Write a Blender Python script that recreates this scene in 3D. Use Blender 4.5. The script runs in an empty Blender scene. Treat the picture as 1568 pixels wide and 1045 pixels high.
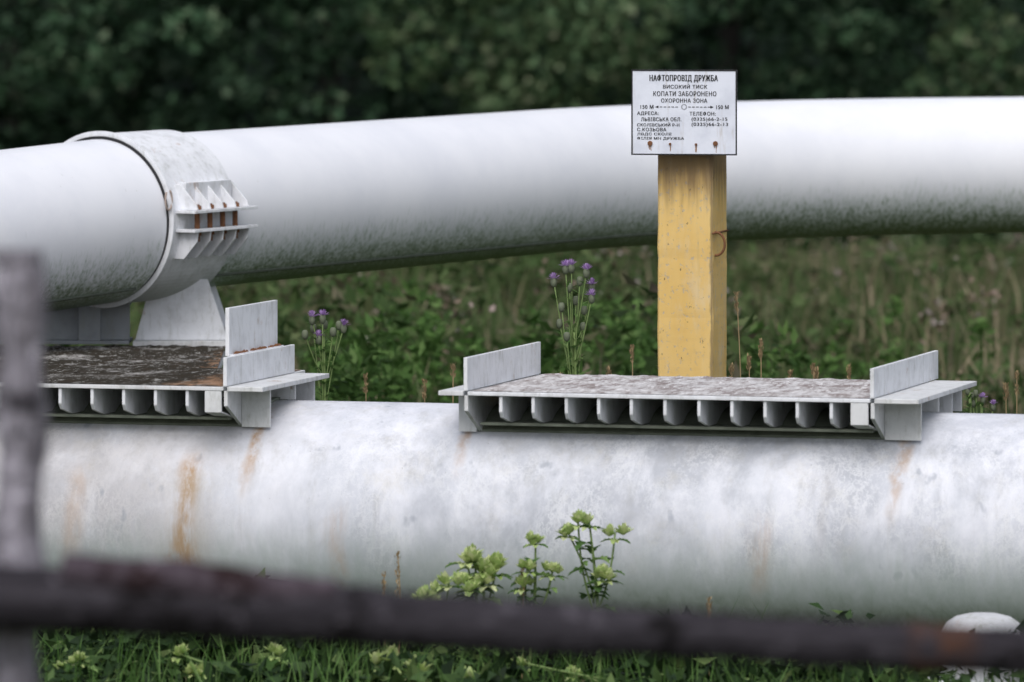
import bpy, math, random
import numpy as np
from mathutils import Vector, Matrix, noise as mnoise
random.seed(4); rng=np.random.default_rng(4)
S=bpy.context.scene
COL=S.collection
CAMZ=2.2
def at(ix,iy,d):
    """metric world position of a point measured on the photo, at real distance d (m) from the viewpoint"""
    k=d/10000.0
    return Vector(((ix-784)*k, d-20.0, CAMZ-(iy+70)*k))

# ------------------------------------------------------------------ materials
class NB:
    def __init__(s,name):
        s.m=bpy.data.materials.new(name); s.m.use_nodes=True
        s.nt=s.m.node_tree; s.N=s.nt.nodes; s.L=s.nt.links
        s.b=s.N['Principled BSDF']; s.out=s.N['Material Output']
    def put(s,sock,v):
        if isinstance(v,bpy.types.NodeSocket): s.L.new(v,sock)
        elif v is not None: sock.default_value=v
    def obj(s): return s.N.new('ShaderNodeTexCoord').outputs['Object']
    def geo(s,k): return s.N.new('ShaderNodeNewGeometry').outputs[k]
    def sep(s,v,k):
        n=s.N.new('ShaderNodeSeparateXYZ'); s.put(n.inputs[0],v); return n.outputs[k]
    def mapping(s,v,scale=(1,1,1),loc=(0,0,0)):
        n=s.N.new('ShaderNodeMapping'); s.put(n.inputs['Vector'],v)
        n.inputs['Scale'].default_value=scale; n.inputs['Location'].default_value=loc; return n.outputs[0]
    def noise(s,v,scale,detail=4,rough=.55,dist=0,color=False):
        n=s.N.new('ShaderNodeTexNoise'); s.put(n.inputs['Vector'],v)
        n.inputs['Scale'].default_value=scale; n.inputs['Detail'].default_value=detail
        n.inputs['Roughness'].default_value=rough; n.inputs['Distortion'].default_value=dist
        return n.outputs['Color' if color else 'Fac']
    def ramp(s,f,a,b,lo=0.,hi=1.):
        n=s.N.new('ShaderNodeMapRange'); n.interpolation_type='SMOOTHSTEP'; s.put(n.inputs[0],f)
        n.inputs[1].default_value=a; n.inputs[2].default_value=b; n.inputs[3].default_value=lo; n.inputs[4].default_value=hi
        return n.outputs[0]
    def math(s,op,a,b=None):
        n=s.N.new('ShaderNodeMath'); n.operation=op; s.put(n.inputs[0],a)
        if b is not None: s.put(n.inputs[1],b)
        return n.outputs[0]
    def vadd(s,a,b,k):
        n=s.N.new('ShaderNodeVectorMath'); n.operation='MULTIPLY_ADD'; s.put(n.inputs[0],b)
        n.inputs[1].default_value=(k,k,k); s.put(n.inputs[2],a); return n.outputs[0]
    def mix(s,f,a,b,mode='MIX'):
        n=s.N.new('ShaderNodeMix'); n.data_type='RGBA'; n.blend_type=mode
        s.put(n.inputs['Factor'],f)
        for k,v in ((6,a),(7,b)):
            if isinstance(v,tuple): v=(*v[:3],1)
            s.put(n.inputs[k],v)
        return n.outputs[2]
    def bump(s,h,strength=.3,dist=.01):
        n=s.N.new('ShaderNodeBump'); n.inputs['Strength'].default_value=strength; n.inputs['Distance'].default_value=dist
        s.put(n.inputs['Height'],h); s.L.new(n.outputs[0],s.b.inputs['Normal'])
    def fin(s,col,rough=.6,spec=.3):
        s.put(s.b.inputs['Base Color'],(*col,1) if isinstance(col,tuple) else col)
        s.put(s.b.inputs['Roughness'],rough); s.b.inputs['Specular IOR Level'].default_value=spec
        return s.m

def mat_far_pipe():
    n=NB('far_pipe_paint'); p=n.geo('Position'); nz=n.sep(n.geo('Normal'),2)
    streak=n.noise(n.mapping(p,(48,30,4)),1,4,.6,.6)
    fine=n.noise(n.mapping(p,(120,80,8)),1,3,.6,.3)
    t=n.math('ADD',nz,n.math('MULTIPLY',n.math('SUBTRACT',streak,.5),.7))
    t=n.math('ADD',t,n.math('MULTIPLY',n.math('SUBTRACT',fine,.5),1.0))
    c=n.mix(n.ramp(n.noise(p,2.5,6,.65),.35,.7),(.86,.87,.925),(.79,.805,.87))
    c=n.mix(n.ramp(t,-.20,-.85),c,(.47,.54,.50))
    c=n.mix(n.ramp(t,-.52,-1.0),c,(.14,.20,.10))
    sp=n.ramp(n.noise(n.mapping(p,(60,60,9)),1,2),.73,.80)
    c=n.mix(n.math('MULTIPLY',sp,.35),c,(.35,.36,.33))
    return n.fin(c,.42,.35)
def mat_near_pipe():
    n=NB('near_pipe_paint'); p=n.obj(); nz=n.sep(n.geo('Normal'),2)
    def ridges(sc,loc,warp,w,yz=.6):
        q=n.vadd(n.mapping(p,(1,1,yz),loc),n.noise(p,sc*.7,4,.7,color=True),warp)
        f=n.noise(q,sc,3,.6,.3)
        return n.ramp(n.math('ABSOLUTE',n.math('SUBTRACT',f,.5)),w,.0)
    v1=ridges(10,(0,0,0),.10,.022); v2=ridges(16,(4,2,1),.08,.026); v3=ridges(24,(9,3,7),.06,.034); v4=ridges(20,(1,13,5),.07,.022,.35)
    veins=n.math('MAXIMUM',n.math('MAXIMUM',v1,v2),n.math('MAXIMUM',n.math('MULTIPLY',v3,.75),v4))
    vm=n.ramp(n.noise(n.mapping(p,(1,1,1),(7,7,7)),4,4,.6),.34,.62)
    big=n.ramp(n.noise(p,1.7,6,.65,.5),.36,.60)
    big2=n.ramp(n.noise(n.mapping(p,(1,1,.6),(11,4,2)),5,6,.7,.3),.36,.62)
    med=n.noise(n.mapping(p,(1,1,.5)),11,6,.7)
    c=n.mix(n.ramp(med,.32,.7),(.65,.67,.74),(.77,.78,.85))
    grime=n.math('MULTIPLY',n.math('ADD',n.math('MULTIPLY',big,.45),.20),big2)
    c=n.mix(grime,c,(.33,.35,.40))
    dr=n.ramp(n.noise(n.mapping(p,(14,14,1.3),(3,3,3)),1,5,.65),.50,.70)
    c=n.mix(n.math('MULTIPLY',dr,.36),c,(.40,.40,.405))
    va=n.math('MULTIPLY',vm,n.math('ADD',n.math('MULTIPLY',big,.30),.22))
    c=n.mix(n.math('MULTIPLY',veins,va),c,(.85,.86,.89))
    x=n.sep(p,0); z=n.sep(p,2)
    lf=n.math('MULTIPLY',n.ramp(x,-.45,-1.0),n.ramp(n.noise(p,3.5,6,.7),.28,.60))
    c=n.mix(n.math('MULTIPLY',lf,.42),c,(.42,.38,.36))
    d=n.ramp(n.noise(p,5,6,.7),.52,.75)
    c=n.mix(n.math('MULTIPLY',d,.28),c,(.50,.45,.34))
    k=n.ramp(n.noise(n.mapping(p,(1.3,1.3,.6),(5,0,0)),12,3,.5),.66,.76)
    c=n.mix(n.math('MULTIPLY',k,.5),c,(.24,.27,.33))
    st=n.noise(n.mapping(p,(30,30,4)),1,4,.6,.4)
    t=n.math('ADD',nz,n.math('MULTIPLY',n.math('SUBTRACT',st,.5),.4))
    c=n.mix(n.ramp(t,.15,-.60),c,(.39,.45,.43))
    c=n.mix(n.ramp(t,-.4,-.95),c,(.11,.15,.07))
    xw=n.math('ADD',n.math('ADD',x,n.math('MULTIPLY',z,-.06)),n.math('MULTIPLY',n.math('SUBTRACT',n.noise(p,7,3),.5),.06))
    def run(x0,w,z0,z1,amt,c,col=(.42,.24,.10)):
        dx=n.math('ABSOLUTE',n.math('SUBTRACT',xw,x0))
        m=n.math('MULTIPLY',n.ramp(dx,w,w*.1),n.math('MULTIPLY',n.ramp(z,z1,z1-.08),n.ramp(z,z0,z0+.2)))
        m=n.math('MULTIPLY',m,n.ramp(n.noise(n.mapping(p,(30,30,6)),1,5,.7),.28,.65))
        return n.mix(n.math('MULTIPLY',m,amt),c,col)
    c=run(-.94,.055,-.42,.24,.9,c); c=run(-.93,.12,-.40,.2,.4,c,(.36,.31,.23)); c=run(-.76,.035,.05,.37,.85,c); c=run(-.10,.03,.12,.36,.75,c); c=run(1.26,.035,.0,.36,.6,c); c=run(.86,.05,-.25,.1,.4,c); c=run(-.45,.05,-.3,.1,.3,c); c=run(1.05,.03,-.1,.24,.35,c,(.28,.26,.25)); c=run(-1.3,.05,-.2,.2,.35,c)
    sp=n.ramp(n.noise(p,90,2),.73,.78); c=n.mix(n.math('MULTIPLY',sp,.5),c,(.25,.25,.24))
    return n.fin(c,.55,.25)
def mat_white(name='white_steel_paint',rust=.5,dirt=.45,base=(.79,.805,.85)):
    n=NB(name); p=n.obj()
    c=n.mix(n.ramp(n.noise(p,14,5,.65),.4,.75),base,tuple(x*.80 for x in base))
    d=n.ramp(n.noise(n.mapping(p,(40,40,12)),1,5,.7),.48,.75); c=n.mix(n.math('MULTIPLY',d,dirt),c,(.30,.31,.27))
    r=n.ramp(n.noise(n.mapping(p,(9,9,6)),1,6,.75),.60,.70); c=n.mix(n.math('MULTIPLY',r,rust),c,(.33,.17,.08))
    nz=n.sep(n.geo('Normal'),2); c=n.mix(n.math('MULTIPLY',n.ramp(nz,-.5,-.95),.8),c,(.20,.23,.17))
    n.bump(n.noise(p,60,3),.1,.003)
    return n.fin(c,.55,.25)
def mat_deck(dark):
    n=NB('lichen_deck'+('_dark' if dark else '')); p=n.mapping(n.obj(),(1,.35,1))
    c=n.mix(n.ramp(n.noise(p,22,7,.75),.38,.62),(.58,.57,.58),(.24,.205,.20))
    c=n.mix(n.ramp(n.noise(p,60,4,.7),.52,.66),c,(.66,.65,.66))
    if dark:
        q=n.obj(); x=n.sep(q,0)
        m=n.noise(n.mapping(q,(1.3,.6,1)),2.6,7,.8)
        c=n.mix(n.ramp(m,.36,.50),(.33,.32,.31),(.040,.036,.030))
        c=n.mix(n.math('MULTIPLY',n.ramp(n.noise(n.mapping(q,(1,.3,1)),26,7,.85),.53,.62),.7),c,(.38,.375,.36))
        c=n.mix(n.math('MULTIPLY',n.ramp(n.noise(n.mapping(q,(1,.3,1),(4,4,4)),18,6,.85,0),.50,.60),.75),c,(.045,.036,.028))
        xm=n.ramp(n.math('ADD',x,n.math('MULTIPLY',n.math('SUBTRACT',n.noise(n.mapping(q,(1,.5,1)),8,5,.75),.5),.34)),-1.02,-.90)
        c=n.mix(n.math('MULTIPLY',n.math('MULTIPLY',xm,n.ramp(n.noise(n.mapping(q,(1,.4,1)),20,5,.8),.36,.6)),.8),c,(.36,.22,.14))
    return n.fin(c,1.0,.0)
def mat_rust():
    n=NB('rusty_bolt'); p=n.obj(); return n.fin(n.mix(n.noise(p,60,5),(.10,.045,.03),(.28,.13,.06)),.85,.2)
def mat_post():
    n=NB('yellow_post_paint'); p=n.obj()
    g=n.noise(n.mapping(p,(8,8,2.5)),1,5,.6,.3)
    c=n.mix(n.ramp(g,.3,.72),(.70,.46,.15),(.76,.54,.22))
    w=n.noise(n.mapping(p,(11,11,3)),1,6,.7); c=n.mix(n.math('MULTIPLY',n.ramp(w,.50,.68),.45),c,(.68,.58,.42))
    s=n.ramp(n.noise(n.mapping(p,(62,62,48),(2,0,0)),1,5,.8),.57,.635); c=n.mix(n.math('MULTIPLY',s,.75),c,(.45,.42,.37))
    k=n.ramp(n.noise(n.mapping(p,(55,55,34),(7,1,0)),1,5,.78),.63,.675); c=n.mix(n.math('MULTIPLY',k,.85),c,(.10,.08,.06))
    nx=n.sep(p,0); ny=n.sep(p,1)
    ed=n.math('ADD',n.math('ABSOLUTE',n.math('SUBTRACT',nx,.091)),n.math('ABSOLUTE',n.math('ADD',ny,.091)))
    ed=n.math('ADD',ed,n.math('MULTIPLY',n.noise(n.mapping(p,(60,60,16)),1,3),.02))
    c=n.mix(n.math('MULTIPLY',n.ramp(ed,.022,.014),.7),c,(.22,.17,.10))
    z=n.sep(p,2); t=n.math('ADD',z,n.math('MULTIPLY',n.noise(n.mapping(p,(45,45,3)),1,4,.6),.22))
    c=n.mix(n.math('MULTIPLY',n.ramp(t,1.45,1.62),.85),c,(.15,.10,.06))
    dk=n.ramp(n.noise(n.mapping(p,(14,14,1.2),(2,8,0)),1,6,.75),.54,.70); c=n.mix(n.math('MULTIPLY',dk,.4),c,(.32,.26,.17))
    n.bump(n.math('MULTIPLY',s,-.8),.35,.005)
    return n.fin(c,.8,.15)
def mat_sign():
    n=NB('enamel_sign_paint'); p=n.obj()
    c=n.mix(n.ramp(n.noise(p,12,5),.4,.7),(.74,.77,.86),(.64,.67,.76))
    st=n.ramp(n.noise(n.mapping(p,(45,45,5)),1,5,.7),.55,.74); c=n.mix(n.math('MULTIPLY',st,.45),c,(.42,.37,.31))
    return n.fin(c,.45,.35)
def mat_plain(name,col,rough=.6,var=.25,sc=40):
    n=NB(name); p=n.obj(); return n.fin(n.mix(n.noise(p,sc,4),tuple(x*(1-var) for x in col),tuple(min(1,x*(1+var)) for x in col)),rough,.25)
def mat_wood(name,a,b,dark,knot=None):
    n=NB(name); p=n.obj()
    g=n.noise(n.mapping(p,(5,40,40) if knot else (40,40,5)),1,7,.75,.8)
    c=n.mix(n.ramp(g,.32,.68),a,b)
    c=n.mix(n.ramp(n.noise(p,9,4,.7),.52,.62),c,dark)
    c=n.mix(n.ramp(n.noise(p,24,5,.8),.56,.64),c,tuple(min(1,x*1.7) for x in b))
    if knot:
        x=n.sep(p,0); m=n.ramp(n.math('ABSOLUTE',n.math('SUBTRACT',x,knot)),.07,.02)
        c=n.mix(n.math('MULTIPLY',m,n.ramp(n.noise(p,30,3),.4,.65)),c,(.085,.042,.028))
    n.bump(g,.8,.01); return n.fin(c,.9,.1)
def mat_leaf(name,cols,trans=.3,patch=None,rough=.65,lo=(.55,.60,.5),sharp=.12):
    n=NB(name); r=n.geo('Random Per Island'); cr=n.N.new('ShaderNodeValToRGB'); n.L.new(r,cr.inputs[0])
    e=cr.color_ramp.elements
    while len(e)<len(cols): e.new(.5)
    for i,(pos,c) in enumerate(cols): e[i].position=pos; e[i].color=(*c,1)
    c=cr.outputs[0]; p=n.geo('Position')
    big=n.noise(p,.9 if patch is None else patch,3)
    c=n.mix(n.ramp(big,.5-sharp,.5+sharp),c,n.mix(1.0,c,lo,'MULTIPLY'))
    n.fin(c,rough,.2)
    if trans>0:
        tr=n.N.new('ShaderNodeBsdfTranslucent'); n.L.new(c,tr.inputs[0])
        mx=n.N.new('ShaderNodeMixShader'); mx.inputs[0].default_value=trans
        n.L.new(n.b.outputs[0],mx.inputs[1]); n.L.new(tr.outputs[0],mx.inputs[2]); n.L.new(mx.outputs[0],n.out.inputs[0])
    return n.m

FAR=mat_far_pipe(); NEAR=mat_near_pipe(); WHITE=mat_white(); WHITE_R=mat_white('white_steel_paint_rusty',.85,.5,(.70,.71,.73))
DECK=mat_deck(False); DECKD=mat_deck(True); RUST=mat_rust(); POST=mat_post(); SIGN=mat_sign()
BLACK=mat_plain('black_sign_paint',(.02,.02,.022),.5); SEAM=mat_plain('seam_rubber',(.12,.14,.11),.7)
GREENGREY=mat_plain('algae_covered_steel',(.20,.22,.18),.8,.5,25)
RAILW=mat_wood('dark_rail_wood',(.019,.017,.021),(.055,.050,.060),(.010,.009,.010),knot=.66)
FPOST=mat_wood('grey_post_wood',(.12,.11,.125),(.34,.32,.37),(.06,.055,.065))

# ------------------------------------------------------------------ mesh helpers
def empty(name,loc=(0,0,0),rz=0):
    e=bpy.data.objects.new(name,None); COL.objects.link(e); e.location=loc; e.rotation_euler=(0,0,rz); e.empty_display_size=.2; return e
def mesh(name,v,f,mat,parent=None,smooth=False,bevel=0):
    me=bpy.data.meshes.new(name); me.from_pydata([tuple(x) for x in v],[],f); me.validate(); me.update()
    o=bpy.data.objects.new(name,me); COL.objects.link(o)
    if mat: me.materials.append(mat)
    if parent: o.parent=parent
    if smooth: me.polygons.foreach_set('use_smooth',[True]*len(me.polygons))
    if bevel:
        b=o.modifiers.new('bevel','BEVEL'); b.width=bevel; b.segments=2; b.limit_method='ANGLE'
    return o
class MB:
    def __init__(s): s.v=[]; s.f=[]
    def add(s,v,f):
        o=len(s.v); s.v+= [tuple(x) for x in v]; s.f+=[tuple(i+o for i in q) for q in f]
    def prism(s,poly,off):
        off=Vector(off); n=len(poly); v=[Vector(p) for p in poly]; v+= [p+off for p in v]
        nrm=Vector((0,0,0))
        for i in range(n): nrm+=v[i].cross(v[(i+1)%n])
        f=[tuple(range(n))[::-1],tuple(range(n,2*n))]+[(i,(i+1)%n,n+(i+1)%n,n+i) for i in range(n)]
        if nrm.dot(off)<0: f=[q[::-1] for q in f]
        s.add(v,f)
    def box(s,x0,x1,y0,y1,z0,z1): s.prism([(x0,y0,z0),(x1,y0,z0),(x1,y1,z0),(x0,y1,z0)],(0,0,z1-z0))
    def sweep(s,pts,rad,n=12,cap=True,wob=0,wsc=6):
        pts=[Vector(p) for p in pts]; V=[]; F=[]; up=None
        for i,p in enumerate(pts):
            t=(pts[min(i+1,len(pts)-1)]-pts[max(i-1,0)]).normalized()
            if up is None:
                up=Vector((0,0,1)) if abs(t.z)<.9 else Vector((0,1,0))
            a=up-t*up.dot(t); a.normalize(); b=t.cross(a); up=a
            r=rad[i] if hasattr(rad,'__len__') else rad
            for k in range(n):
                an=2*math.pi*k/n; d=a*math.cos(an)+b*math.sin(an); q=p+d*r
                if wob: q=p+d*r*(1+wob*mnoise.noise(q*wsc)+wob*.5*mnoise.noise(q*wsc*4))
                V.append(q)
        for i in range(len(pts)-1):
            for k in range(n):
                k2=(k+1)%n; F.append((i*n+k,i*n+k2,(i+1)*n+k2,(i+1)*n+k))
        if cap: F.append(tuple(range(n))[::-1]); F.append(tuple(range((len(pts)-1)*n,len(pts)*n)))
        s.add(V,F)
    def obj(s,*a,**k): return mesh(a[0],s.v,s.f,*a[1:],**k)

# ------------------------------------------------------------------ terrain
def gz(x,y):
    z=0.0
    if y<-5: t=min(1,(-5-y)/14); z+=.6*t*t*(3-2*t)
    if y>20: t=min(1,(y-20)/22); z-=1.05*t*t*(3-2*t)
    if y>48: z+=(y-48)*.16+max(0,y-75)*.25
    z+=.03*mnoise.noise(Vector((x*.6,y*.6,0)))
    return z
ys=list(np.linspace(-60,-22,12))+list(np.linspace(-20,50,100))+list(np.linspace(54,400,44))
xs=list(np.linspace(-400,-22,20))+list(np.linspace(-20,20,60))+list(np.linspace(22,400,20))
V=[(x,y,gz(x,y)) for y in ys for x in xs]; nx=len(xs)
F=[(j*nx+i,j*nx+i+1,(j+1)*nx+i+1,(j+1)*nx+i) for j in range(len(ys)-1) for i in range(nx-1)]
n=NB('ground_soil_grass'); p=n.geo('Position')
c=n.mix(n.ramp(n.noise(p,1.2,6,.7),.4,.65),(.05,.065,.028),(.09,.095,.045)); c=n.mix(n.ramp(n.noise(p,30,4,.7),.5,.7),c,(.04,.045,.02))
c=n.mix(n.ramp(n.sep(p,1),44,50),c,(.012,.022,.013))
n.bump(n.noise(p,20,5),.6,.03)
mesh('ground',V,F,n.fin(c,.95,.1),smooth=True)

# ------------------------------------------------------------------ near pipe
YAW=math.radians(-15.5)
o_near=MB(); R=.36
o_near.sweep([(u,0,0) for u in np.linspace(-14,14,57)],R,128)
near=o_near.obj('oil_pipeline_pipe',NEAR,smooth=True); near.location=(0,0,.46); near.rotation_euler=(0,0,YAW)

def arcband(mb,u0,u1,r0,r1,ang0,ang1,cz,n=24):
    pts=[]
    for i in range(n+1):
        a=math.radians(ang0+(ang1-ang0)*i/n); pts.append((math.sin(a),math.cos(a)))
    poly=[(u0,s*r1,cz+c*r1) for s,c in pts]+[(u0,s*r0,cz+c*r0) for s,c in reversed(pts)]
    m=len(pts)
    V=[Vector(q) for q in poly]; V+=[q+Vector((u1-u0,0,0)) for q in V[:2*m]]
    N2=2*m; F=[]
    for i in range(m-1):
        a,b=i,i+1; c2,d=N2-1-i,N2-2-i
        F.append((a,b,d,c2)); F.append((a+N2,c2+N2,d+N2,b+N2))
    for i in range(N2):
        j=(i+1)%N2; F.append((i,i+N2,j+N2,j))
    mb.add(V,F)

def support(name,ua,ub,flL,flR,finu,left_up,right_up,extra=False,deckmat=DECK,VB=.46,upback=.09):
    e=empty(name,rz=YAW); VF=-.38; ZT=.884
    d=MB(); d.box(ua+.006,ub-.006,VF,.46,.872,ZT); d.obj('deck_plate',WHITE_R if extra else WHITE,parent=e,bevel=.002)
    nu,nv=120,60; V=[];F=[]
    for j in range(nv+1):
        for i in range(nu+1):
            u=ua+.014+(ub-ua-.028)*i/nu; v=VF+.008+(.46-VF-.02)*j/nv
            edge=min(i,nu-i,j*2,nv-j)/3.
            V.append((u,v,ZT+.0015+min(1,edge)*(.002+.006*max(0,mnoise.noise(Vector((u*17,v*17,1)))+.6*mnoise.noise(Vector((u*50,v*50,4)))))))
    for j in range(nv):
        for i in range(nu): a=j*(nu+1)+i; F.append((a,a+1,a+nu+2,a+nu+1))
    mesh('deck_grime',V,F,deckmat,parent=e)
    f=MB()
    for u in finu:
        u+=random.uniform(-.003,.003)
        f.prism([(u,-.374,.8715),(u,-.374,.824),(u,-.360,.806),(u,-.27,.786),(u,.27,.786),(u,.36,.806),(u,.374,.824),(u,.374,.8715)],(.010,0,0))
    f.obj('ribs',WHITE,parent=e,bevel=.0015)
    a=MB(); a.box(ua+.02,ub-.02,-.285,.285,.777,.7855); a.obj('bottom_plate',GREENGREY,parent=e,bevel=.001)
    a=MB(); arcband(a,ua-.03,ub+.05,.361,.369,-36,36,.46); a.obj('saddle_strip',GREENGREY,parent=e,smooth=False)
    for nm,u,sgn,fl,has in (('left',ua,-1,flL,left_up),('right',ub,1,flR,right_up)):
        g=MB()
        prof=[(-.372,.8715),(-.372,.825),(-.22,.755),(.22,.755),(.372,.825),(.372,.8715)]
        u0=u-.006; g.prism([(u0,y,z) for y,z in prof],(.012,0,0))
        a0,a1=sorted((u+sgn*.007,u+sgn*fl))
        g.box(a0,a1,VF,VB+.03,.871,.885)
        h0,h1=sorted((u+sgn*.0065,u+sgn*(fl-.022)))
        for v in (-.235,.02,.22,.36):
            if v>VB: continue
            zb=.46+math.sqrt(.368**2-min(abs(v),.215)**2)-.006
            g.box(h0,h1,v,v+.010,zb if abs(v)<.3 else .80,.8705)
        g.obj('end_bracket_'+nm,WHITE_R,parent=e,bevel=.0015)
        if nm=='right':
            g=MB(); g.box(u-.065,u-.012,-.379,-.371,.806,.8712); g.prism([(u-.065,-.370,.804),(u-.012,-.370,.804),(u-.012,-.24,.780),(u-.065,-.24,.780)],(0,0,.005))
            g.obj('corner_web',WHITE_R,parent=e,bevel=.001)
        if has:
            g=MB(); g.box(u-.006,u+.006,VF,VB+(upback if nm=='right' else 0),.886,.886+has)
            g.obj('upstand_'+nm,WHITE,parent=e,bevel=.0015)
    if extra:
        g=MB(); g.box(ub-.035,ub-.022,-.27,.22,.97,1.118); g.box(ub-.021,ub-.007,-.27,.24,.964,.976)
        g.obj('tall_upstand',WHITE,parent=e,bevel=.0015)
        m=MB()
        for k in range(70):
            v=-.27+.5*random.random(); r=.003+.004*random.random(); q=Vector((ub-.014,v,.974+.004*random.random()))
            m.sweep([q-Vector((0,0,r)),q,q+Vector((0,0,r))],[r*.5,r,r*.3],6)
        m.obj('moss',RUST,parent=e)
    return e
support('pipe_support_platform',-.04,1.21,.085,.14,[.065+.1015*i for i in range(11)],.100,.088)
support('pipe_support_platform',-2.35,-.80,.08,.12,[-2.25+.1015*i for i in range(14)],.09,.088,extra=True,deckmat=DECKD,VB=.28,upback=.03)

# ------------------------------------------------------------------ far pipe
RF=.28
P0=Vector((-1.216,3.3,1.280)); dirA=Vector((.53,.848,.0135)).normalized()
B=P0+dirA*(1.95/.53); dirB=Vector((math.cos(math.radians(19)),math.sin(math.radians(19)),.002)).normalized()
fl=1.2; CL=-.37
path=[]; rads=[]
for t in np.linspace(-6,(B-P0).length-fl,90):
    path.append(P0+dirA*t-Vector((0,0,max(0,-t)*.028))); rads.append(.288 if t<CL+.05 else RF)
A0=B-dirA*fl; A1=B+dirB*fl
for t in np.linspace(0,1,26)[1:]: path.append(A0*(1-t)**2+B*2*t*(1-t)+A1*t*t)
for t in np.linspace(fl,14,40)[1:]: path.append(B+dirB*t)
rads+= [RF]*(len(path)-len(rads))
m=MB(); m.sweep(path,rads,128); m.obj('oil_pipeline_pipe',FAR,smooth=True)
strip=[]
for i,p in enumerate(path):
    t=(path[min(i+1,len(path)-1)]-path[max(i-1,0)]).normalized()
    side=t.cross(Vector((0,0,1))).normalized(); r_=rads[i]+.001
    s=(p-P0).dot(dirA)
    strip.append((s,p+side*r_*math.cos(math.radians(52))-Vector((0,0,1))*r_*math.sin(math.radians(52))))
for lo,hi in ((-3,CL-.1),(CL+.36,3.55)):
    q=[p for s,p in strip if lo<s<hi]
    m=MB(); m.sweep(q,.007,6); m.obj('insulation_seam',SEAM,smooth=True)

# ------------------------------------------------------------------ clamp around the far pipe (local x = pipe axis, -y = camera side)
cl=empty('pipe_clamp_collar'); 
ax=dirA; sd=ax.cross(Vector((0,0,1))).normalized(); upv=sd.cross(ax)
C0=P0+dirA*CL-Vector((0,0,.028*.37*.6))
cl.matrix_world=Matrix(((ax.x,-sd.x,upv.x,C0.x),(ax.y,-sd.y,upv.y,C0.y),(ax.z,-sd.z,upv.z,C0.z),(0,0,0,1)))
RB=.283
m=MB(); arcband(m,-.05,.34,RB-.004,RB+.018,-180,180,0,96); m.obj('band',WHITE,parent=cl,smooth=False)
m=MB(); arcband(m,-.060,-.0545,RB-.002,RB+.028,-180,180,0,96); m.obj('band_rim',WHITE,parent=cl)
m=MB(); arcband(m,-.054,-.0505,RB+.0005,RB+.012,-180,180,0,96); m.obj('gasket',BLACK,parent=cl)
m=MB(); arcband(m,-.068,-.061,RB+.0005,RB+.010,-180,180,0,96); m.obj('gasket_edge',BLACK,parent=cl)
yo=-(RB+.014)
m=MB()
m.box(-.03,.36,yo-.085,yo+.02,.026,.036); m.box(-.03,.36,yo-.085,yo+.02,-.040,-.030)
m.box(.02,.30,yo-.012,yo+.03,.041,.13)
for i in range(5):
    x=.0+.078*i
    m.prism([(x,yo+.03,.037),(x,yo-.075,.037),(x,yo-.07,.055),(x,yo-.002,.125),(x,yo+.05,.125)],(.007,0,0))
    m.prism([(x,yo+.03,-.041),(x,yo-.075,-.041),(x,yo-.07,-.075),(x,yo-.015,-.135),(x,yo+.06,-.135)],(.007,0,0))
m.obj('clamp_flanges',WHITE,parent=cl,bevel=.001)
m=MB()
for i in range(4):
    x=.04+.078*i; y=yo-.045
    m.sweep([(x,y,-.075),(x,y,.055)],.0095,8)
    for zz in (.037,-.054): m.sweep([(x,y,zz),(x,y,zz+.013)],.017,6)
m.obj('bolts',RUST,parent=cl)
m=MB(); m.sweep([(-.075+.02*math.sin(t),yo*math.cos(.25)-.014,.075+.035*math.cos(t)) for t in np.linspace(.4,5.6,18)],.0035,6); m.obj('lifting_hook',mat_plain('hook_rust',(.40,.32,.28),.8),parent=cl,smooth=True)

# saddle stool under the clamp and its girder
sb=empty('pipe_saddle_stool')
a=at(232,428,23.1); b=at(318,428,23.1); c_=at(349,516,23.1); d_=at(207,526,23.1)
m=MB(); m.prism([a,b,(c_.x,c_.y,.835),(d_.x,c_.y,.835)],(0,.012,0))
m.prism([(a.x+.03,a.y+.013,a.z-.0),(a.x+.042,a.y+.013,a.z),(a.x+.042,a.y+.013,.835),(a.x+.03,a.y+.013,.835)],(0,.3,0))
m.prism([(b.x-.03,a.y+.013,a.z-.0),(b.x-.042,a.y+.013,a.z),(b.x-.042,a.y+.013,.835),(b.x-.03,a.y+.013,.835)],(0,.3,0))
m.prism([(a.x,a.y+.32,a.z),(b.x,a.y+.32,a.z),(c_.x,a.y+.32,.835),(d_.x,a.y+.32,.835)],(0,.012,0))
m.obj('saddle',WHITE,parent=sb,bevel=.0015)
m=MB(); m.box(d_.x-.005,c_.x+.01,a.y-.06,a.y+.42,.815,.834); m.obj('base_plate',WHITE_R,parent=sb,bevel=.0015)
m=MB(); m.box(-3,d_.x-.02,a.y+.02,a.y+.03,.835,.955); m.box(-3,d_.x-.02,a.y-.04,a.y+.2,.822,.834)
m.box(-3,d_.x-.02,a.y-.02,a.y+.12,.956,.966)
for x in (-1.53,-1.9): m.box(x,x+.075,a.y-.03,a.y+.019,.8345,.9555)
m.obj('girder',mat_white('girder_paint',.9,.7,(.34,.36,.39)),parent=sb,bevel=.0015)
dz=[(-3.2,.475,.878),(-.930,.475,.878),(-1.01,a.y-.065,.812),(-3.2,a.y-.065,.812)]
nxx,nyy=140,100; V=[];F=[]
for j in range(nyy+1):
    for i in range(nxx+1):
        s=i/nxx; t=j/nyy
        p=Vector(dz[0])*(1-s)*(1-t)+Vector(dz[1])*s*(1-t)+Vector(dz[2])*s*t+Vector(dz[3])*(1-s)*t
        p.z+=.008*mnoise.noise(p*14)+.006+.008*mnoise.noise(p*40); V.append(p)
for j in range(nyy):
    for i in range(nxx): F.append((j*(nxx+1)+i,j*(nxx+1)+i+1,(j+1)*(nxx+1)+i+1,(j+1)*(nxx+1)+i))
mesh('deck_top',V,F,DECKD,parent=sb,smooth=False)
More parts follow.
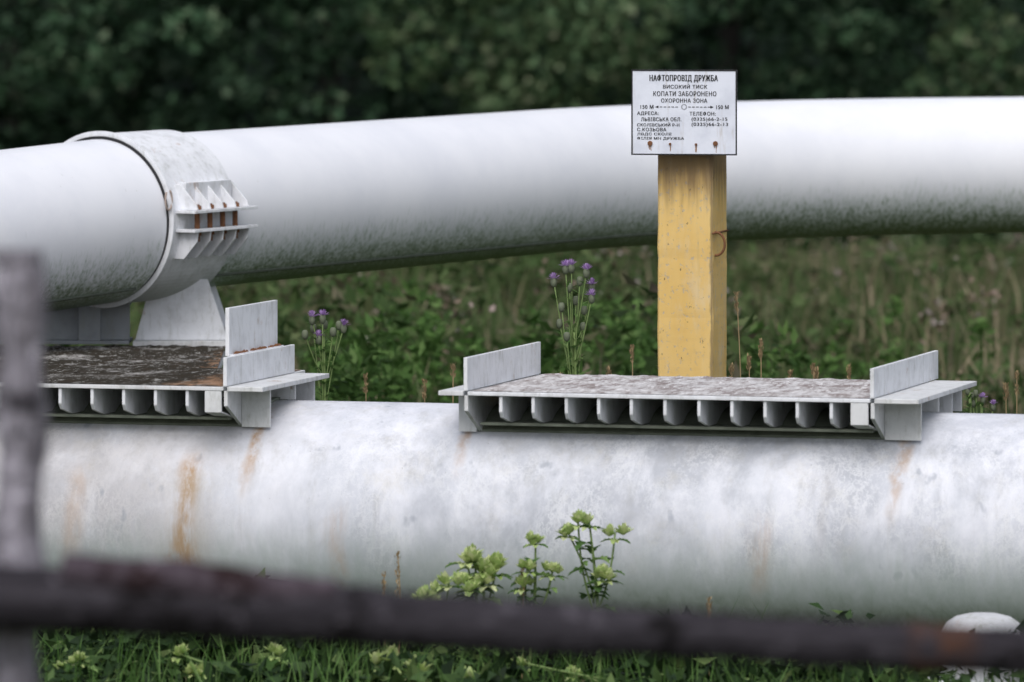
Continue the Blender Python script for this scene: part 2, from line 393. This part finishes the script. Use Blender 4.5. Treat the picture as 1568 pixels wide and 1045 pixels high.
m=MB(); m.prism([Vector(q)-Vector((0,0,.03)) for q in dz],(0,0,.018)); m.obj('deck_slab',WHITE_R,parent=sb)
m=MB(); m.box(-2.6,-1.05,2.4,3.6,-.1,.78); m.obj('pier',mat_plain('concrete',(.3,.3,.28),.9),parent=sb,bevel=.01)

# ------------------------------------------------------------------ sign post
pp=at(1060,580,21.6)
post=empty('sign_post',(pp.x,pp.y,0),math.radians(-16.5))
w=.094
m=MB(); n_=60; V=[];F=[]; ch=.006
ring=[(-w+ch,-w),(w-ch,-w),(w,-w+ch),(w,w-ch),(w-ch,w),(-w+ch,w),(-w,w-ch),(-w,-w+ch)]
for z in np.linspace(-.3,1.62,n_):
    for x,y in ring:
        k=.0015*mnoise.noise(Vector((x*6,y*6,z*3)))+.0016*mnoise.noise(Vector((x*6,y*6,z*26)))
        V.append((x+k,y+k,z))
for j in range(n_-1):
    for i in range(8): F.append((j*8+i,j*8+(i+1)%8,(j+1)*8+(i+1)%8,(j+1)*8+i))
F.append(tuple(range((n_-1)*8,n_*8)))
m.add(V,F); m.obj('post',POST,parent=post)
m=MB(); zc=CAMZ-(372+70)*.00216
m.sweep([(w+.004+.03*math.cos(t),-w+.03,zc+.038*math.sin(t)) for t in np.linspace(-2.0,2.0,20)],.004,6)
m.sweep([(w+.003,-w-.01,zc+.036),(w+.003,w,zc+.038)],.003,6)
m.obj('wire_loop',RUST,parent=post,smooth=True)

# ------------------------------------------------------------------ sign
sc=at(1047.5,172.5,21.45)
sg=empty('pipeline_information_sign',(sc.x,sc.y,sc.z),math.radians(-9))
W,H=.350,.281; K=.002145
m=MB(); m.box(-W/2,W/2,0,.003,-H/2,H/2); m.obj('panel',SIGN,parent=sg,bevel=.0008)
m=MB(); t=.0046; y0,y1=-.0015,-.0004
m.box(-W/2,W/2,y0,y1,H/2-t,H/2); m.box(-W/2,W/2,y0,y1,-H/2,-H/2+t)
m.box(-W/2,-W/2+t,y0,y1,-H/2+t,H/2-t); m.box(W/2-t,W/2,y0,y1,-H/2+t,H/2-t); m.obj('border',BLACK,parent=sg)
def text(s,x0,x1,ya,yb,reps=1):
    cu=bpy.data.curves.new('t','FONT'); cu.body=s; cu.size=1; cu.space_character=1.12
    o=bpy.data.objects.new('t',cu); COL.objects.link(o); bpy.context.view_layer.update()
    dg=bpy.context.evaluated_depsgraph_get()
    for rep in range(reps):
        me=bpy.data.meshes.new_from_object(o.evaluated_get(dg))
        co=np.array([v.co[:] for v in me.vertices]); mn=co.min(0); mx=co.max(0)
        X0=(x0-1047.5)*K+rep*.0008; X1=(x1-1047.5)*K+rep*.0008; Z0=-(yb-172.5)*K; Z1=-(ya-172.5)*K
        for v in me.vertices:
            v.co=(X0+(v.co.x-mn[0])/(mx[0]-mn[0])*(X1-X0),-.0012-.0002*rep,Z0+(v.co.y-mn[1])/(mx[1]-mn[1])*(Z1-Z0))
        me.materials.append(BLACK); q=bpy.data.objects.new('lettering',me); COL.objects.link(q); q.parent=sg
    bpy.data.objects.remove(o)
text('НАФТОПРОВІД ДРУЖБА',994,1099,114.5,126.5,3)
text('ВИСОКИЙ ТИСК',1015,1083,128.5,136,2)
text('КОПАТИ ЗАБОРОНЕНО',1000,1097,140,147.5,2)
text('ОХОРОННА ЗОНА',1012,1083,151,157.5,2)
text('150 М',980,1000,161,167,2); text('150 М',1097,1116,161,167,2)
text('АДРЕСА:',975,1008,171,177.5,2); text('ТЕЛЕФОН:',1056,1096,171,177.5,2)
text('ЛЬВІВСЬКА ОБЛ.',981,1043,180,186,2); text('(0325)66-2-15',1059,1114,180,186.5,2)
text('СКОЛІВСЬКИЙ Р-Н',975,1040,188,194,2); text('(0325)66-2-13',1059,1115,188,194.5,2)
text('С.КОЗЬОВА',975,1020,196,201.5,2)
text('ЛВДС СКОЛЕ',975,1028,203.5,208.5,2); text('ФІЛІЯ МН ДРУЖБА',975,1047,210,215,2)
m=MB()
def sx(a): return (a-1047.5)*K
def sz(a): return -(a-172.5)*K
for a0 in range(1004,1040,6): m.box(sx(a0),sx(a0+4),-.0012,-.0006,sz(164.6),sz(163.6))
for a0 in range(1054,1090,6): m.box(sx(a0),sx(a0+4),-.0012,-.0006,sz(164.6),sz(163.6))
for (xx,dx) in ((1003,5),(1093,-5)):
    m.prism([(sx(xx),-.0012,sz(164.1)),(sx(xx+dx),-.0012,sz(162)),(sx(xx+dx),-.0012,sz(166.2))],(0,.0006,0))
for k in range(12):
    a1=k*math.pi/6; cx,cz=sx(1047.5)+math.cos(a1)*.008,sz(164)+math.sin(a1)*.008; m.box(cx-.0012,cx+.0012,-.0012,-.0006,cz-.0012,cz+.0012)
m.obj('arrow_marks',BLACK,parent=sg)
m=MB(); rr=MB()
for (x,y,r) in ((995,220,.0085),(1096,220,.0085),(1026,221,.0045),(1066,221.5,.0045)):
    m.sweep([(sx(x),-.005,sz(y)),(sx(x),-.0002,sz(y))],r,10)
    for j in range(4):
        xx=sx(x)+random.uniform(-.5,.5)*r; L=random.uniform(.01,.03)
        rr.box(xx-.0008,xx+.0008,-.0008-.0001*j,-.0004,max(sz(y)-L,-H/2+.005),sz(y))
m.obj('bolts',RUST,parent=sg,bevel=.001)
rr.obj('rust_runs',mat_plain('rust_stain',(.30,.16,.08),.8),parent=sg)

# ------------------------------------------------------------------ white capped riser pipe in front (right)
bx=at(1505,945,18.6); rp=empty('capped_riser_pipe',(bx.x,bx.y,0))
m=MB(); m.sweep([(0,0,-.1),(0,0,.25),(0,0,.275),(0,0,.297),(0,0,.313),(0,0,.321),(0,0,.324)],[.122,.122,.117,.103,.078,.045,.008],48); m.obj('pipe_cap',mat_white('riser_paint',.5,.8,(.56,.57,.60)),parent=rp,smooth=True)
m=MB(); m.sweep([(0,0,.11),(0,0,.135)],.165,48); m.obj('flange',WHITE,parent=rp,bevel=.003)

# ------------------------------------------------------------------ foreground fence
fn=empty('wooden_fence')
m=MB(); xx_=np.linspace(-700,2300,160)
pts=[at(x,y,10) for x,y in zip(xx_,np.interp(xx_,[-700,0,250,520,900,1568,2300],[865,914,930,942,966,998,1030]))]
rad=np.interp(xx_,[-700,0,520,900,1340,1410,1480,1568,2300],[.055,.050,.045,.040,.035,.042,.036,.035,.034])
m.sweep(pts,list(rad),24,wob=.15,wsc=7); m.obj('rail',RAILW,parent=fn,smooth=True)
m=MB(); pts=[at(x,y,9.98) for x,y in zip(np.linspace(95,515,24),np.linspace(876,906,24))]
m.sweep(pts,[.030-.012*abs(i/23-.3) for i in range(24)],16,wob=.3,wsc=11); m.obj('bark_strip',mat_wood('reddish_bark',(.05,.037,.047),(.11,.09,.11),(.03,.018,.02)),parent=fn,smooth=True)
m=MB(); X=at(20,392,10)
zz=np.linspace(0,1.735,120)
m.sweep([(X.x+.006*math.sin(z*5),X.y+.09,z) for z in zz],[.040-.004*z/1.7+.003*math.sin(z*31) for z in zz],28,wob=.3,wsc=9)
m.sweep([(X.x,X.y+.09,1.722),(X.x,X.y+.09,1.742)],.039,20,wob=.1)
m.obj('fence_post',FPOST,parent=fn,smooth=False)
m=MB(); m.sweep([(X.x+3.2,X.y+.09,z) for z in zz],[.042]*120,20,wob=.2,wsc=9); m.obj('fence_post_right',FPOST,parent=fn)

# ------------------------------------------------------------------ vegetation batches
def cards(name,C,size,mat,updir=.4,aspect=.5,fold=.15):
    n=len(C); C=np.asarray(C); size=np.asarray(size).reshape(-1,1)*np.ones((n,1))
    d=rng.normal(size=(n,3)); d[:,2]*=.7; d/=np.linalg.norm(d,axis=1,keepdims=True)
    up=rng.normal(size=(n,3))*.8; up[:,2]+=updir*2; s=np.cross(d,up); s/=np.linalg.norm(s,axis=1,keepdims=True)+1e-9
    nn=np.cross(s,d)
    a=C-d*size*.5; b=C+d*size*.5; l=C+s*size*aspect*.5-nn*size*fold; r=C-s*size*aspect*.5-nn*size*fold
    V=np.stack([a,r,b,l],1).reshape(-1,3)
    me=bpy.data.meshes.new(name); me.vertices.add(4*n); me.vertices.foreach_set('co',V.ravel())
    me.loops.add(4*n); me.loops.foreach_set('vertex_index',np.arange(4*n)); me.polygons.add(n)
    me.polygons.foreach_set('loop_start',np.arange(n)*4); me.polygons.foreach_set('loop_total',np.full(n,4)); me.update(calc_edges=True)
    me.materials.append(mat); o=bpy.data.objects.new(name,me); COL.objects.link(o); return o
def blades(name,X,Y,Z,h,wd,mat,lean=.35):
    n=len(X); az=rng.uniform(0,2*math.pi,n); dx,dy=np.cos(az),np.sin(az)
    la=rng.uniform(0,2*math.pi,n); lm=rng.uniform(0,lean,n)*h; lx,ly=np.cos(la)*lm,np.sin(la)*lm
    def P(t,w,k): return np.stack([X+lx*k+dx*w,Y+ly*k+dy*w,Z+h*t],1)
    z=np.zeros(n)
    V=np.stack([P(0,-wd,0),P(0,wd,0),P(.55,wd*.8,.3),P(.55,-wd*.8,.3),P(.97,z,1)],1).reshape(-1,3)
    base=np.arange(n)*5
    idx=np.stack([base,base+1,base+2,base+3,base+3,base+2,base+4],1).ravel()
    me=bpy.data.meshes.new(name); me.vertices.add(5*n); me.vertices.foreach_set('co',V.ravel())
    me.loops.add(7*n); me.loops.foreach_set('vertex_index',idx); me.polygons.add(2*n)
    ls=np.stack([np.arange(n)*7,np.arange(n)*7+4],1).ravel(); lt=np.tile([4,3],n)
    me.polygons.foreach_set('loop_start',ls); me.polygons.foreach_set('loop_total',lt); me.update(calc_edges=True)
    me.materials.append(mat); o=bpy.data.objects.new(name,me); COL.objects.link(o); return o
vgz=np.vectorize(gz)
L_TREE=mat_leaf('forest_leaves',[(0,(.018,.044,.022)),(.5,(.038,.084,.040)),(.85,(.062,.112,.058)),(1,(.11,.15,.09))],0,patch=.45,lo=(.30,.36,.36),sharp=.07)
L_BUSH=mat_leaf('bush_leaves',[(0,(.045,.09,.04)),(.5,(.075,.125,.058)),(.85,(.11,.155,.078)),(1,(.17,.19,.12))],0,patch=.8)
L_MEAD=mat_leaf('meadow_leaves',[(0,(.055,.10,.032)),(.45,(.09,.145,.05)),(.75,(.13,.16,.07)),(1,(.20,.165,.12))],.25,patch=.6,lo=(.55,.62,.5))
L_FRESH=mat_leaf('fresh_leaves',[(0,(.06,.13,.03)),(.5,(.10,.20,.05)),(1,(.17,.27,.09))],.3,patch=1.0,lo=(.6,.66,.55))
L_DRY=mat_leaf('dry_grass',[(0,(.14,.14,.075)),(.5,(.22,.19,.12)),(1,(.32,.255,.185))],0,patch=.6)
L_WEED=mat_leaf('weed_leaves',[(0,(.016,.036,.014)),(.55,(.045,.09,.03)),(.86,(.10,.17,.055)),(1,(.26,.35,.13))],.25,patch=4,lo=(.40,.46,.40))
# tree line
cs=[];sz_=[]; cb=[]; sb_=[]
def clump(C_,Z_,c,r,n,s,flat=.7):
    d=rng.normal(size=(n,3)); d/=np.linalg.norm(d,axis=1,keepdims=True); d[:,2]*=flat
    rr=r*(.55+.5*rng.random((n,1))**.6); C_.append(np.array(c)+d*rr); Z_.append(s*(.6+.8*rng.random(n)))
for i in range(420):
    x=rng.uniform(-9,9); y=rng.uniform(44,50); z=gz(x,y)+rng.uniform(.05,4.6); clump(cs,sz_,(x,y,z),rng.uniform(.25,.75),130,.125)
for i in range(220):
    x=rng.uniform(-16,16); y=rng.uniform(50,57); z=gz(x,y)+rng.uniform(.3,10); clump(cs,sz_,(x,y,z),rng.uniform(.8,1.7),210,.28)
for i in range(60):
    x=rng.uniform(-6,7) if i<20 else rng.uniform(1.7,7); y=rng.uniform(41.5,44.5); z=gz(x,y)+rng.uniform(.0,.7 if x<1 else 1.2); clump(cb,sb_,(x,y,z),rng.uniform(.25,.5),150,.11)
for i in range(30):
    x=rng.uniform(3.9,7); y=rng.uniform(42,44); clump(cb,sb_,(x,y,gz(x,y)+rng.uniform(1.0,3.6)),rng.uniform(.25,.55),150,.11)
for i in range(22):
    x=rng.uniform(-1.2,1.3); y=rng.uniform(43,45); clump(cb,sb_,(x,y,gz(x,y)+rng.uniform(1.6,3.6)),rng.uniform(.25,.5),150,.12)
cards('tree_line',np.concatenate(cs),np.concatenate(sz_),L_TREE,.5,.65)
cards('bushes',np.concatenate(cb),np.concatenate(sb_),L_BUSH,.5,.65)
m=MB(); 
for i in range(9):
    x=-8+i*2+rng.uniform(-.6,.6); y=rng.uniform(50,53); g=gz(x,y); l=rng.uniform(-.6,.6)
    m.sweep([(x+l*t*t+.1*math.sin(t*9+i),y,g+9*t) for t in np.linspace(0,1,14)],[.14-.09*t for t in np.linspace(0,1,14)],8)
    for j in range(5):
        z0=g+1+j*1.2; aa=rng.uniform(0,6.28); m.sweep([(x+math.cos(aa)*k*.5,y+math.sin(aa)*k*.5,z0+k*.45) for k in range(4)],[.05,.035,.02,.01],6)
m.obj('tree_trunks',mat_plain('bark',(.03,.028,.026),.9))
# meadow
def nz_(X,Y,a,b,s): return np.array([mnoise.noise(Vector((p*a,q*b,s))) for p,q in zip(X,Y)])
n=44000; X=rng.uniform(-8,8,n); Y=5+39*rng.random(n); keep=rng.random(n)<np.clip(nz_(X,Y,.5,.35,3)*1.2+.7,.1,1)
X=X[keep];Y=Y[keep]; dry=rng.random(len(X))<np.where(X>1.5,.50,.13)
h=rng.uniform(.15,.48,len(X))*(1+.3*(X<.5))*np.where(Y>30,.8,1); Z=vgz(X,Y)
blades('meadow_grass',X[~dry],Y[~dry],Z[~dry],h[~dry],.011,L_MEAD,.6)
blades('dry_meadow_grass',X[dry],Y[dry],Z[dry],h[dry]*.95,.009,L_DRY,.6)
cs=[];sz_=[]
for i in range(760):
    x=rng.uniform(-7,7); y=rng.uniform(5,43); hn=mnoise.noise(Vector((x*.7,y*.5,9)))
    H_=max(.15,(rng.uniform(.35,.7)+.35*hn) if x<1 else rng.uniform(.15,.42))
    if y>32: H_*=.75
    k=70; zc=rng.random(k)**.8*H_; r=.04+.16*rng.random(k)
    aa=rng.uniform(0,6.28,k); cs.append(np.stack([x+np.cos(aa)*r,y+np.sin(aa)*r,gz(x,y)+zc],1)); sz_.append(.06+.06*rng.random(k))
cards('meadow_weeds',np.concatenate(cs),np.concatenate(sz_),L_MEAD,.5,.45)
cs=[];sz_=[]
for (ix,iy,sp,nn,d0) in ((560,540,50,24,27),(640,500,60,18,30),(470,590,50,12,26),(930,480,60,26,30),(860,570,50,12,26),(1180,560,40,8,27),(760,540,60,12,28),(1330,520,60,6,32)):
    for i in range(nn):
        d=d0+rng.uniform(-2,2); t=at(ix+rng.normal(0,sp),iy+rng.normal(0,30),d); g0=gz(t.x,t.y); H_=max(.15,t.z-g0)
        k=60; f=rng.random(k)**.7; lx=rng.normal(0,.08); aa=rng.uniform(0,6.28,k); r=(.03+.07*rng.random(k))*(1.2-f*.7)
        cs.append(np.stack([t.x+lx*f+np.cos(aa)*r,t.y+np.sin(aa)*r,g0+H_*f],1)); sz_.append(.05+.05*rng.random(k))
cards('tall_green_weeds',np.concatenate(cs),np.concatenate(sz_),L_FRESH,.5,.4)
cs=[];sz_=[]
for i in range(260):
    x=rng.uniform(-6,6); y=rng.uniform(9,40); k=26; hh=rng.uniform(.4,.75) if x<1 else rng.uniform(.25,.5)
    s_=rng.uniform(.03,.09)
    cs.append(np.stack([x+rng.normal(0,s_,k),y+rng.normal(0,s_,k),gz(x,y)+hh+rng.normal(0,s_*1.4,k)],1)); sz_.append(.02+.035*rng.random(k))
cards('seed_heads',np.concatenate(cs),np.concatenate(sz_),mat_leaf('seed_heads_mat',[(0,(.15,.11,.08)),(.7,(.24,.18,.15)),(1,(.38,.33,.33))],0),.3,.6)
# weeds around the near pipe
cs=[];sz_=[]
for i in range(300):
    x=rng.uniform(-2.4,2.4); y=rng.uniform(-2.2,-.62)-x*.27; hn=mnoise.noise(Vector((x*2.3,y*2,5))); H_=max(.06,rng.uniform(.10,.24)+.18*hn)
    k=44; zc=rng.random(k)**.6*H_; big=rng.random()<.25; r=.02+.09*rng.random(k); aa=rng.uniform(0,6.28,k)
    cs.append(np.stack([x+np.cos(aa)*r,y+np.sin(aa)*r,zc],1)); sz_.append((.07 if big else .025)+.045*rng.random(k))
for i in range(160):
    x=rng.uniform(-2.6,2.6); y=rng.uniform(-.3,1.5); H_=rng.uniform(.1,.3); k=40
    cs.append(np.stack([x+rng.normal(0,.08,k),y+rng.normal(0,.08,k),rng.random(k)*H_],1)); sz_.append(.04+.05*rng.random(k))
cards('undergrowth_weeds',np.concatenate(cs),np.concatenate(sz_),L_WEED,.5,.45)
n=3000; X=rng.uniform(-2.6,2.6,n); Y=rng.uniform(-2.4,-.6,n)-X*.27
blades('grass',X,Y,vgz(X,Y),rng.uniform(.1,.34,n),.003,L_FRESH,.6)
n=14000; X=rng.uniform(-7,7,n); Y=rng.uniform(-13,-3,n); blades('grass',X,Y,vgz(X,Y),rng.uniform(.08,.2,n),.006,L_MEAD)
n=8000; X=rng.uniform(-5,5,n); Y=rng.uniform(.8,5,n); blades('grass',X,Y,vgz(X,Y),rng.uniform(.15,.45,n),.004,L_MEAD)

# ------------------------------------------------------------------ individual plants
STEM=mat_plain('green_stem',(.16,.23,.08),.6); LEAF=mat_leaf('thistle_leaf',[(0,(.08,.16,.045)),(.6,(.14,.25,.08)),(1,(.25,.38,.13))],.35,patch=8)
BRACT=mat_leaf('pale_bract',[(0,(.42,.56,.20)),(.6,(.60,.70,.33)),(1,(.80,.82,.52))],.35,patch=8,lo=(.85,.88,.75))
PURP=mat_leaf('purple_petals',[(0,(.36,.20,.48)),(.6,(.54,.36,.68)),(1,(.70,.54,.80))],.3,patch=8,lo=(.8,.8,.8)); BUD=mat_plain('bud_green',(.13,.15,.10),.7,.4)
BROWN=mat_plain('dry_stalk',(.30,.22,.12),.8)
def leaf(mb,p,d,L,w,droop=.5,lob=0,N=8):
    p=Vector(p); d=Vector(d).normalized(); s=d.cross(Vector((0,0,1))); 
    if s.length<.01: s=Vector((1,0,0))
    s.normalize(); V=[];F=[]
    for i in range(N+1):
        t=i/N; c=p+d*L*t+Vector((0,0,-droop*L*t*t)); ww=w*(math.sin(math.pi*min(1,t*.96+.04))**.8)*(1+ (lob*(1 if i%2 else -1)))
        V+=[c+s*ww*.5+Vector((0,0,.2*ww)),c,c-s*ww*.5+Vector((0,0,.2*ww))]
    for i in range(N):
        a=i*3; F+=[(a,a+1,a+4,a+3),(a+1,a+2,a+5,a+4)]
    mb.add(V,F)
def curve(a,b,bend,n=8):
    a=Vector(a);b=Vector(b); return [a.lerp(b,t)+Vector(bend)*math.sin(math.pi*t) for t in np.linspace(0,1,n)]
def cabbage_thistle(base,tops,head=.022):
    """Pale green bract thistle: base position, list of head positions"""
    e=empty('cabbage_thistle',(0,0,0)); st=MB(); lf=MB(); br=MB()
    main=tops[0]
    st.sweep(curve(base,main,(.012,0,0)),[.0055]*6+[.004,.003],6)
    for i in range(13):
        t=.3+.62*i/13; q=Vector(base).lerp(main,t); aa=i*2.4+random.random(); leaf(lf,q,(math.cos(aa),math.sin(aa)*.7,random.uniform(.2,.8)),.125-.06*t,.044,.6,.28)
    for k,tp in enumerate(tops):
        if k:
            f=Vector(base).lerp(main,.45+.25*random.random()); c=curve(f,tp,(.01*random.choice((-1,1)),0,-.01)); st.sweep(c,.0032,6)
            for j in range(4):
                aa=random.random()*6.28; leaf(lf,c[2+j],(math.cos(aa),math.sin(aa),.4),.055,.022,.5,.28)
        for h in range(random.choice((2,3,4))):
            c=tp+Vector((random.uniform(-1,1)*head,random.uniform(-1,1)*head*.7,random.uniform(-.5,.5)*head))
            for j in range(30):
                aa=random.random()*6.28; el=random.uniform(.45,1.56)
                leaf(br,c-Vector((0,0,head*.5)),(math.cos(aa)*math.cos(el),math.sin(aa)*math.cos(el),math.sin(el)),head*random.uniform(1.0,1.7),head*.6,.0,.1,5)
        for j in range(7):
            aa=j*.9+random.random(); leaf(lf if j%3==0 else br,tp-Vector((0,0,head)),(math.cos(aa),math.sin(aa),.3),head*random.uniform(1.5,2.6),head*.9,.4,.25)
    st.obj('stem',STEM,parent=e,smooth=True); lf.obj('leaves',LEAF,parent=e,smooth=True); br.obj('bracts',BRACT,parent=e)
def G(ix,d): v=at(ix,0,d); return Vector((v.x,v.y,gz(v.x,v.y)))
cabbage_thistle(G(715,18.9),[at(728,856,18.9),at(760,868,18.9),at(712,850,18.85),at(742,885,18.85)],.029)
cabbage_thistle(G(735,18.85),[at(738,868,18.85),at(722,895,18.8)],.024)
cabbage_thistle(G(650,18.8),[at(662,908,18.8),at(688,886,18.8),at(648,915,18.75)],.028)
cabbage_thistle(G(800,18.95),[at(820,825,18.95),at(808,868,18.9),at(846,874,18.95),at(800,895,18.9)],.021)
cabbage_thistle(G(918,19.0),[at(902,797,19.0),at(942,816,19.0),at(868,812,19.0),at(925,880,18.95),at(885,795,19.0)],.024)
cabbage_thistle(G(415,18.6),[at(418,998,18.6),at(270,1000,18.6),at(300,1025,18.6)],.02)
cabbage_thistle(G(640,18.4),[at(640,1025,18.4),at(715,1030,18.4),at(590,1010,18.4)],.028)
cabbage_thistle(G(1030,18.6),[at(1030,1025,18.6),at(880,1030,18.6),at(800,1015,18.5)],.018)
cabbage_thistle(G(120,18.7),[at(120,1010,18.6),at(90,1025,18.6)],.018)
def creeping_thistle(base,heads,purple,hs=1.0):
    e=empty('creeping_thistle'); st=MB(); lf=MB(); bd=MB(); pu=MB()
    top=sum((Vector(h) for h in heads),Vector())/len(heads); top.z=min(h.z for h in heads)+.01
    st.sweep(curve(base,top,(.01,0,0),12),.0045,6)
    B_=Vector(base)
    for i in range(30):
        t=.35+.64*i/30; q=B_.lerp(top,t); aa=i*2.4; leaf(lf,q,(math.cos(aa),math.sin(aa),.8),.10*(1.3-t),.022,.35,.35)
    for k,h in enumerate(heads):
        t=random.uniform(.70,1); f=B_.lerp(top,t)
        c=curve(f,h,(0,0,-.012)); st.sweep(c,.0022,5)
        for j in (2,4,6): leaf(lf,c[j],(random.uniform(-1,1),random.uniform(-1,1),.7),.035,.010,.2,.3)
        bd.sweep([h+Vector((0,0,z*hs)) for z in (-.016,-.011,0,.009,.012)],[.002,.008*hs,.010*hs,.008*hs,.005],8)
        if k in purple:
            for j in range(30):
                aa=random.random()*6.28; el=random.uniform(.25,1.5)
                leaf(pu,h+Vector((0,0,.007)),(math.cos(aa)*math.cos(el),math.sin(aa)*math.cos(el),math.sin(el)),.024*hs,.006,.05,0,4)
    st.obj('stem',STEM,parent=e,smooth=True); lf.obj('leaves',LEAF,parent=e); bd.obj('buds',BUD,parent=e,smooth=True); pu.obj('petals',PURP,parent=e)
d=20.75
creeping_thistle(G(878,d),[at(x,y,d+random.uniform(-.05,.05)) for x,y in ((866,412),(875,411),(848,432),(898,418),(906,440),(888,430),(906,457),(860,470),(882,460),(895,475),(857,495),(872,440),(868,515),(893,500))],{0,1,2,3,4,6},1.1)
d=20.9
creeping_thistle(G(492,d),[at(x,y,d+random.uniform(-.05,.05)) for x,y in ((478,490),(494,488),(497,497),(519,498),(526,503),(480,503),(467,512),(510,508),(488,520))],{0,1,4,8},1.1)
d=20.2
creeping_thistle(G(1500,d),[at(x,y,d) for x,y in ((1494,602),(1505,613),(1521,624),(1490,618))],{1,2},.8)
creeping_thistle(G(1478,19.95),[at(x,y,20.2) for x,y in ((1482,600),(1488,606))],{0},.8)
def stalk(ix,iy,d,hd=.05,lean=.03):
    e=MB(); b=G(ix-lean*200,d); t=at(ix,iy,d); c=curve(b,t,(lean*.3,0,0),14); e.sweep(c,.0018,5)
    for j in range(60):
        q=t-Vector((random.uniform(-.006,.006),0,random.random()*hd)); aa=random.random()*6.28
        leaf(e,q,(math.cos(aa)*.5,math.sin(aa)*.5,1),.014,.004,.1,0,3)
    e.obj('seeding_grass_stalk',BROWN)
for a_ in ((1128,450,21.2,.06,.12),(1165,522,20.7,.06,.02),(1147,545,20.8,.05,.03),(968,532,20.6,.05,.03),(1557,572,20.3,.07,.0),(1245,560,20.6,.03,.06),(1250,566,20.5,.04,.05),(932,565,20.6,.04,.0),(694,560,20.4,.04,-.01),(609,848,18.9,.13,.06),(588,880,18.9,.1,.02),(1086,918,18.7,.06,.01),(858,575,20.6,.04,.03),(800,860,18.9,.1,.02),(1540,590,20.4,.05,.03),(560,575,21.2,.06,.02),(1210,570,21,.05,-.02),(1300,560,21.5,.05,.02),(1120,560,20.9,.05,.02),(650,585,21.2,.06,.02)):
    stalk(*a_)

# ------------------------------------------------------------------ light and camera
w=bpy.data.worlds.new('World'); S.world=w; w.use_nodes=True; nt=w.node_tree
sky=nt.nodes.new('ShaderNodeTexSky'); sky.sky_type='NISHITA'; sky.sun_disc=False
EL,AZ=math.radians(52),math.radians(190)
sky.sun_elevation=EL; sky.sun_rotation=AZ; sky.air_density=1.0; sky.dust_density=3.0
hs=nt.nodes.new('ShaderNodeHueSaturation'); hs.inputs['Saturation'].default_value=.46
nt.links.new(sky.outputs[0],hs.inputs['Color']); bg=nt.nodes['Background']; nt.links.new(hs.outputs[0],bg.inputs[0]); bg.inputs[1].default_value=.15
sl=bpy.data.lights.new('sun','SUN'); sl.energy=1.5; sl.angle=math.radians(45); sl.color=(1,.98,.95)
so=bpy.data.objects.new('sun',sl); COL.objects.link(so)
sd_=Vector((math.sin(AZ)*math.cos(EL),math.cos(AZ)*math.cos(EL),math.sin(EL)))
so.rotation_euler=sd_.to_track_quat('Z','Y').to_euler()
cam=bpy.data.cameras.new('camera'); co=bpy.data.objects.new('camera',cam); COL.objects.link(co); S.camera=co
co.location=(0,-20,CAMZ); co.rotation_euler=(math.pi/2,0,0)
cam.sensor_width=36; cam.lens=36*10000/1568; cam.shift_y=-(522.5+70)/1568
cam.clip_start=.5; cam.clip_end=2000
cam.dof.use_dof=True; cam.dof.focus_distance=20.9; cam.dof.aperture_fstop=4.2
S.view_settings.view_transform='Standard'; S.view_settings.look='None'; S.view_settings.exposure=0
